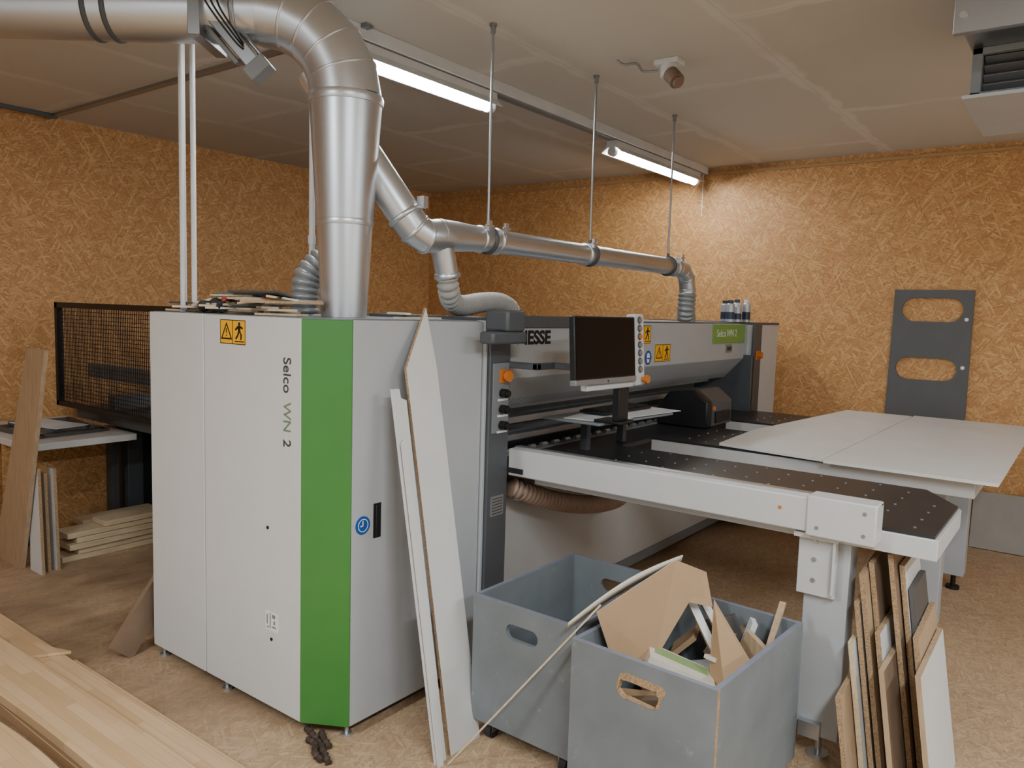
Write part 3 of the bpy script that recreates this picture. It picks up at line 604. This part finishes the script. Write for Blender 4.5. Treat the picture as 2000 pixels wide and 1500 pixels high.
# ---------------------------------------------------------------- boxes on wheels
def crate(A,u,w,d,zt,zb,label,chip=False):
    A=V((A[0],A[1],0)); u=V((u[0],u[1],0)).normalized(); v=V((-u.y,u.x,0)); t=.018
    if v.x<0: v=-v
    ctr=A+u*(w/2)+v*(d/2)
    r=root('storage_crate',(ctr.x,ctr.y,0),label,'crate','wheeled crates')
    h=zt-zb
    def fr(off): return lambda a,b,c:tuple(A+u*a+v*(off+c)+V((0,0,zb+b)))
    hole=stadium(w*.5,h*.80,.15,.06,jit=(.005 if chip else 0))
    def panel(mp,L,hole,chipr=False):
        mb=MB().plate([(0,0),(L,0),(L,h-.002),(0,h-.002)],[hole] if hole else [],0,t,mp,0,2 if chipr else 0)
        mb.plate([(0,h-.002),(L,h-.002),(L,h),(0,h)],[],0,t,mp,1)
        if chipr:
            o=stadium(w*.5,h*.80,.160,.070,jit=.003); o=[(x+(.020 if x>w*.5 and y>h*.8 else 0),y+(.016 if y>h*.8 else 0)) for x,y in o]
            mb.plate(o,[hole],-.0015,.0005,mp,2)
        return mb
    build(panel(fr(0),w,hole,chip),'crate_panel',[M_box,M_boxed,M_chip],r)
    build(panel(fr(d-t),w,stadium(w*.5,h*.80,.15,.06)),'crate_panel',[M_box,M_boxed,M_chip],r)
    for off in (0,w-t):
        L=d-2*t
        mp=lambda a,b,c,off=off:tuple(A+v*(a+t)+u*(off+c)+V((0,0,zb+b)))
        build(MB().plate([(0,0),(L,0),(L,h-.002),(0,h-.002)],[],0,t,mp,0).plate([(0,h-.002),(L,h-.002),(L,h),(0,h)],[],0,t,mp,1),'crate_panel',[M_box,M_boxed],r)
    mp=lambda a,b,c:tuple(A+u*a+v*b+V((0,0,zb+c)))
    build(MB().plate([(t,t),(w-t,t),(w-t,d-t),(t,d-t)],[],0,.015,mp),'crate_bottom',M_box,r)
    for a in (.06,w-.06):
        for b in (.06,d-.06):
            p=A+u*a+v*b
            q=build(MB().box((p.x-.03,p.x+.03),(p.y-.03,p.y+.03),(zb-.005,zb)).box((p.x-.02,p.x+.02),(p.y-.022,p.y-.018),(.03,zb)).box((p.x-.02,p.x+.02),(p.y+.018,p.y+.022),(.03,zb)),'caster',M_galvd,r)
            build(MB().sweep([(p.x,p.y-.015,.032),(p.x,p.y+.015,.032)],.032,20),'wheel',M_rub,q)
    return r,A,u,v
c1=crate((2.275,1.865),(-.02,-1),.48,.70,.59,.085,'empty blue-grey painted wooden crate on castors with hand holes')
build(MB().plate([(0,0),(.07,0),(.07,.07),(0,.07)],[],0,.001,lambda a,b,c:(2.45+a,1.8445-c,.47+b+.3*a)),'torn_sticker',M_stk,c1[0])
CR2=crate((2.16,1.335),(-.03,-.53),.53,.70,.60,.085,'blue-grey painted wooden crate of cardboard scrap, chipped hand hole',True)
def sheetpoly(name,pts,th,mats,label,cat,group=None):
    P=[V(p) for p in pts]; n=(P[1]-P[0]).cross(P[2]-P[0]).normalized()*th; N=len(P)
    mb=MB(); mb.v=P+[p+n for p in P]; mb.f=[list(range(N))[::-1],list(range(N,2*N))]+[[i,(i+1)%N,N+(i+1)%N,N+i] for i in range(N)]; mb.m=[0,1]+[2]*N
    return build(mb,name,mats,label=label,cat=cat,group=group)
G='scrap in the crate'
cb=root('cardboard_sheet',(2.42,1.2,.46),'folded brown cardboard sheet sticking out of the crate','cardboard',G)
q=sheetpoly('large_face',[(2.25,1.295,.675),(2.60,1.171,.80),(2.62,1.12,.646),(2.46,1.17,.463),(2.30,1.255,.50)],.004,[M_card,M_card,M_cardw],None,None); attach(q,cb)
q=sheetpoly('folded_flap',[(2.60,1.171,.80),(2.72,1.10,.74),(2.70,1.06,.62),(2.62,1.12,.646)],.004,[M_card,M_card,M_cardw],None,None); attach(q,cb)
mb=MB(); N=14
for k in range(N+1):
    t=k/N; p=V((2.19,1.372,.635)).lerp(V((2.63,1.16,.815)),t)+V((0,0,.03*math.sin(t*math.pi))); wd=.03+.025*math.sin(t*math.pi)
    mb.v+= [p,p+V((.02,.5*wd,-wd))]
for k in range(N): mb.f.append([2*k,2*k+1,2*k+3,2*k+2]); mb.m.append(0)
o=build(mb,'card_flap',M_cardw,label='curled cream card strip resting over the crate',cat='cardboard',group=G); s=o.modifiers.new('s','SOLIDIFY'); s.thickness=.004
sheetpoly('cardboard_sheet',[(2.65,1.037,.671),(2.60,.876,.507),(2.47,.907,.42),(2.50,.98,.35)],.004,[M_card,M_card,M_card],'pointed brown cardboard piece in the crate','cardboard',G)
sheetpoly('wood_offcut',[(2.75,1.205,.70),(2.65,1.018,.50),(2.62,1.02,.48),(2.72,1.215,.68)],.012,[M_mel,M_mel,M_chip],'white coated slat in the crate','offcut',G)
sheetpoly('wood_offcut',[(2.78,1.15,.66),(2.70,.96,.47),(2.67,.96,.45),(2.75,1.16,.65)],.012,[M_mel,M_dkb,M_chip],'dark narrow slat in the crate','offcut',G)
Rg=rotz(.5)@Matrix.Rotation(.35,3,'X')
gb=root('printed_carton',(2.48,1.08,.40),'white and green printed carton lying in the crate','carton',G)
build(MB().obox((2.48,1.09,.44),(.12,.24,.07),Rg),'carton_body',M_cardw,gb)
build(MB().obox(V((2.48,1.09,.44))+Rg@V((.02,0,.0355)),(.06,.20,.001),Rg),'printed_face',paint('pale_green_print',(142,166,112),.6),gb)
OFF=[((2.30,.98,.36),(.05,.34,.03),.4,.2,M_pine,'light wood'),((2.42,1.0,.40),(.04,.26,.02),-.5,.3,M_oak,'brown wood'),((2.62,1.10,.38),(.2,.26,.02),.2,-.3,M_mel,'white coated'),((2.30,1.15,.38),(.15,.2,.02),.9,.2,M_card,'brown card'),((2.68,.97,.40),(.03,.24,.03),-.2,.5,M_ply,'dark wood'),((2.44,.92,.40),(.14,.14,.02),.1,.4,M_card,'brown card'),((2.36,.90,.44),(.03,.14,.02),1.2,.2,M_pine,'light wood'),((2.27,1.08,.42),(.04,.22,.02),.1,-.3,M_ply,'dark wood'),((2.74,1.18,.44),(.12,.12,.02),.3,-.8,M_card,'brown card'),
((2.68,.90,.46),(.02,.12,.20),-.4,.4,M_oak,'brown wood'),((2.76,1.02,.46),(.03,.14,.22),.3,-.4,M_dkb,'dark'),((2.36,1.05,.45),(.03,.2,.015),-1.0,.15,M_chip,'raw chipboard'),((2.62,.98,.47),(.05,.16,.015),1.3,.3,M_cardw,'cream card'),((2.72,.94,.50),(.06,.02,.20),.5,.3,M_mel,'white coated'),((2.50,1.19,.40),(.04,.05,.14),.8,.4,M_ply,'dark wood')]
for c,s,a,b,mt,lb in OFF:
    build(MB().obox(c,s,rotz(a)@Matrix.Rotation(b,3,'X')),'wood_offcut',mt,label=lb+' offcut piece lying in the crate',cat='offcut',group=G,bevel=.001)
build(MB().obox((2.5,1.05,.22),(.42,.36,.16),rotz(.05)),'cardboard_box',M_card,label='cardboard box at the bottom of the crate',cat='cardboard',group=G)
def stick(p0,p1,w,t,name,mat,label,cat,group=None,up=(0,0,1)):
    p0=V(p0);p1=V(p1);z=(p1-p0).normalized();x=V(up).cross(z).normalized();y=z.cross(x); R=Matrix((x,y,z)).transposed()
    return build(MB().obox((p0+p1)/2,(w,t,(p1-p0).length),R),name,mat,label=label,cat=cat,group=group)
stick((2.42,.90,.36),(2.70,.98,.54),.03,.012,'wood_strip',M_ply,'dark wood strip in the crate','wood strip',G)
stick((2.62,.85,.42),(2.82,.84,.66),.022,.01,'wood_strip',M_oak,'light wood strip sticking out of the crate','wood strip',G)
stick((2.07,1.80,.008),(2.255,1.285,.70),.010,.006,'wood_strip',M_pine,'long thin wood strip leaning on the crate','wood strip')

# ---------------------------------------------------------------- boards leaning on the cabinet
def lean(pts,off,th,name,label,mats,g=None):
    mp=lambda u,v,w:(u,1.835+.21*v+off+w,v)
    return build(MB().plate(pts,[],0,th,mp,0,1),name,mats,label=label,cat='board',group=g)
GB='white boards leaning on the saw cabinet'
lean([(2.125,0),(2.30,0),(2.337,1.45),(2.32,1.70),(2.162,1.46)],0,.012,'leaning_board','tall white board with slanted top leaning on the cabinet',[M_mel,M_chip],GB)
lean([(2.046,0),(2.100,0),(2.140,1.34),(2.112,1.35),(2.110,1.385),(2.074,1.385)],.0,.014,'leaning_board','narrow white board leaning on the cabinet',[M_mel,M_mel],GB)
lean([(2.040,0),(2.066,0),(2.096,1.20),(2.070,1.18)],-.018,.010,'leaning_board','slim white strip leaning in front of the narrow board',[M_mel,M_mel],GB)

# ---------------------------------------------------------------- offcuts leaning on the table leg
OC=[(2.85,3.34,.302,.52,M_mel,M_oak,'white coated offcut board with brown edge'),
(2.98,3.38,.325,.61,M_oak,M_chip,'oak veneered offcut board'),
(3.10,3.36,.347,.73,M_dkb,M_dkb,'dark grey offcut board'),
(3.08,3.40,.369,.81,M_mel,M_chip,'white coated chipboard offcut'),
(3.04,3.30,.394,.86,M_ply,M_chip,'tall brown chipboard offcut'),
(2.84,3.20,.416,.50,M_ply,M_oak,'brown wood offcut board'),
(2.93,3.25,.438,.60,M_mel,M_chip,'white coated chipboard offcut'),
(3.02,3.3,.460,.83,M_ply,M_chip,'tall brown chipboard offcut'),
(2.96,3.26,.482,.80,M_oak,M_chip,'oak veneered chipboard offcut'),
(2.94,3.22,.504,.70,M_dkb,M_chip,'dark chipboard offcut'),
(2.90,3.12,.528,.55,M_mel,M_pine,'white coated wood offcut'),
(2.78,2.98,.552,.40,M_oak,M_chip,'short oak veneered offcut')]
for x0,x1,yb_,h,fm,em,lb in OC:
    mp=lambda u,v,w,yb_=yb_:(u,yb_+.155*v+w,v)
    build(MB().plate([(x0,0),(x1,0),(x1-random.uniform(0,.02),h),(x0+random.uniform(0,.015),h-random.uniform(0,.03))],[],0,.018,mp,0,1),'offcut_board',[fm,em],label=lb+' leaning by the table leg',cat='offcut board',group='offcuts by the table leg')

# ---------------------------------------------------------------- left side
tb=root('side_table',(2.35,5.85,0),'low table with white edge and OSB side panel','table')
build(MB().box((2.0,2.69),(5.27,6.42),(.725,.77)),'table_top',M_mel,tb,bevel=.003)
build(MB().box((2.02,2.78),(5.72,5.74),(.06,.725)),'side_panel',M_wy,tb)
build(MB().box((2.02,2.78),(5.70,5.76),(0,.06)),'plinth',M_dkb,tb)
build(MB().box((2.03,2.09),(6.3,6.36),(0,.725)).box((2.68,2.72),(5.6,5.7),(0,.725)),'leg',M_dkg,tb)
for (x,y,w,d,z,a) in [(2.34,5.8,.44,.6,.772,.1),(2.36,5.82,.36,.48,.792,-.15)]:
    R=rotz(a); mb=MB()
    for c,s in [((0,-d/2,0),(w,.05,.018)),((0,d/2,0),(w,.05,.018)),((-w/2,0,0),(.05,d+.05,.018)),((w/2,0,0),(.05,d+.05,.018))]: mb.obox(V((x,y,z+.009))+R@V(c),s,R)
    build(mb,'picture_frame',M_dkb,label='flat dark frame lying on the side table',cat='frame',group='frames on the side table')
build(MB().obox((2.34,5.80,.814),(.24,.5,.006),rotz(.2)),'sheet_sample',M_paper,label='light sheet lying on the frames',cat='paper')
build(MB().plate([(5.24,0),(5.66,.0),(5.06,1.39),(4.82,1.39)],[],0,.025,lambda u,v,w:(1.93+w,u,v)),'leaning_plank',M_oak,label='tall light brown plank leaning against the side table',cat='plank')
for i,(u0,wd,h,mt) in enumerate([(5.02,.17,.66,M_mel),(5.06,.10,.62,M_oak),(5.05,.13,.64,M_mel)]):
    build(MB().plate([(u0,0),(u0+wd,0),(u0+wd-.02,h),(u0+.03,h)],[],0,.018,lambda u,v,w,i=i:(1.965+i*.05+w,u,v),0,1),'leaning_board',[mt,M_chip],label='short board standing against the side table',cat='board',group='boards by the side table')
for lay in range(6):
    for row in range(2 if lay<5 else 1):
        y0=5.14+row*.215+random.uniform(-.006,.008); x0=2.24+random.uniform(-.12,.18)+lay*.01; z0=lay*.038
        build(MB().obox((x0+.32,y0+.10,z0+.0185),(.64,random.uniform(.15,.195),.035),rotz(random.uniform(-.02,.02))),'stacked_plank',M_pine,label='light planed wood plank in a low stack on the floor',cat='plank',group='plank stack by the rear post',bevel=.002)
stick((1.72,3.56,.03),(2.08,3.60,.46),.13,.03,'short_plank',M_ply,'short brown plank leaning beside the saw cabinet','plank',up=(0,1,0))
# laminated beech boards
def beech(x0,x1,y0,y1,z0,z1,label,a=0,bow=.0,a2=None,bow2=None):
    N=20; mb=MB(); a2=a if a2 is None else a2; bow2=bow if bow2 is None else bow2
    for k in range(N+1):
        t=k/N; y=y0+(y1-y0)*t; s=math.sin(math.pi*t); dx=a*(y-y0)+bow*s; dx2=a2*(y-y0)+bow2*s
        mb.v+=[V((x0+dx,y,z0)),V((x1+dx2,y,z0)),V((x1+dx2,y,z1)),V((x0+dx,y,z1))]
    for k in range(N):
        o=4*k
        for q in range(4): mb.f.append([o+q,o+(q+1)%4,o+4+(q+1)%4,o+4+q]); mb.m.append(0)
    mb.f+= [[3,2,1,0],[4*N,4*N+1,4*N+2,4*N+3]]; mb.m+=[0,0]
    return build(mb,'laminated_board',M_beech,label=label,cat='board',group='laminated beech boards',bevel=.003)
beech(1.36,1.55,1.3,3.62,0,.045,'long glued beech board lying on the floor')
beech(1.36,1.54,3.66,5.2,0,.045,'glued beech board lying on the floor')
beech(1.34,1.50,1.2,4.9,.047,.085,'narrow glued beech board on the pile')
beech(1.17,1.35,1.3,4.6,0,.045,'wide glued beech board lying on the floor')
beech(1.17,1.32,1.2,4.5,.047,.088,'long glued beech board on the pile')
beech(1.09,1.34,1.4,4.3,.09,.13,'wide glued beech board with curved edge on the pile',a=.0,bow=.06,bow2=.03)
beech(.60,.97,1.2,4.2,0,.05,'wide glued beech board lying on the floor',a=.0)
beech(.62,.95,1.2,3.9,.052,.10,'wide glued beech board on the pile',a=.01,bow=.0)
beech(.52,.88,1.5,3.9,.102,.15,'curved glued beech board on top of the pile',a=.02,bow=.02,bow2=.16)
build(MB().plate([(1.32,3.72),(1.52,3.60),(1.40,3.95)],[],.087,.10,lambda u,v,w:(u,v,w)),'beech_offcut',M_beech,label='small triangular beech offcut lying on the boards',cat='offcut')
# scrap under cabinet
for pts in [[(1.89,2.40,.012),(1.865,2.33,.02),(1.85,2.27,.012),(1.81,2.19,.02),(1.79,2.14,.01)],[(1.84,2.33,.012),(1.83,2.27,.02),(1.79,2.22,.018),(1.78,2.17,.012)],[(1.91,2.33,.01),(1.88,2.28,.016),(1.86,2.22,.01)]]:
    p=catmull(pts,6); mb=MB()
    mb.sweep(p,[.006+.009*abs(math.sin(i*1.9)) for i in range(len(p))],7)
    build(mb,'bark_scrap',M_bark,sharp=60,label='crumpled dark bark-like scrap on the floor by the cabinet',cat='scrap',group='dark scraps on the floor')

# ---------------------------------------------------------------- lights
def area(name,loc,size,power,col,rot=(0,0,0),sy=None):
    l=bpy.data.lights.new(name,'AREA'); l.energy=power; l.color=col; l.size=size
    if sy: l.shape='RECTANGLE'; l.size_y=sy
    o=bpy.data.objects.new(name,l); o.location=loc; o.rotation_euler=rot; COL.objects.link(o)
CL=(.88,.95,1.0)
area('workshop_light_a',(.2,-.8,3.0),1.6,155,CL,sy=.3)
area('workshop_light_b',(-1.4,2.0,3.0),1.6,125,CL,sy=.3)
area('workshop_light_c',(3.0,-2.2,3.0),1.6,90,CL,sy=.3)
w=bpy.data.worlds.new('World'); scene.world=w; w.use_nodes=True
w.node_tree.nodes['Background'].inputs[0].default_value=(.9,.95,1,1); w.node_tree.nodes['Background'].inputs[1].default_value=.1

# ---------------------------------------------------------------- camera
th=math.radians(36.9); ph=math.radians(5.45); ro=math.radians(1.7)
F=V((math.cos(ph)*math.cos(th),math.cos(ph)*math.sin(th),-math.sin(ph)))
R0=V((math.sin(th),-math.cos(th),0)); U0=R0.cross(F)
R=R0*math.cos(ro)+U0*math.sin(ro); U=-R0*math.sin(ro)+U0*math.cos(ro)
cam=bpy.data.cameras.new('camera'); cam.sensor_width=36; cam.lens=1510/2000*36; cam.clip_start=.05
co=bpy.data.objects.new('camera',cam); COL.objects.link(co)
co.matrix_world=Matrix.Translation((0,0,1.7))@Matrix((R,U,-F)).transposed().to_4x4()
scene.camera=co
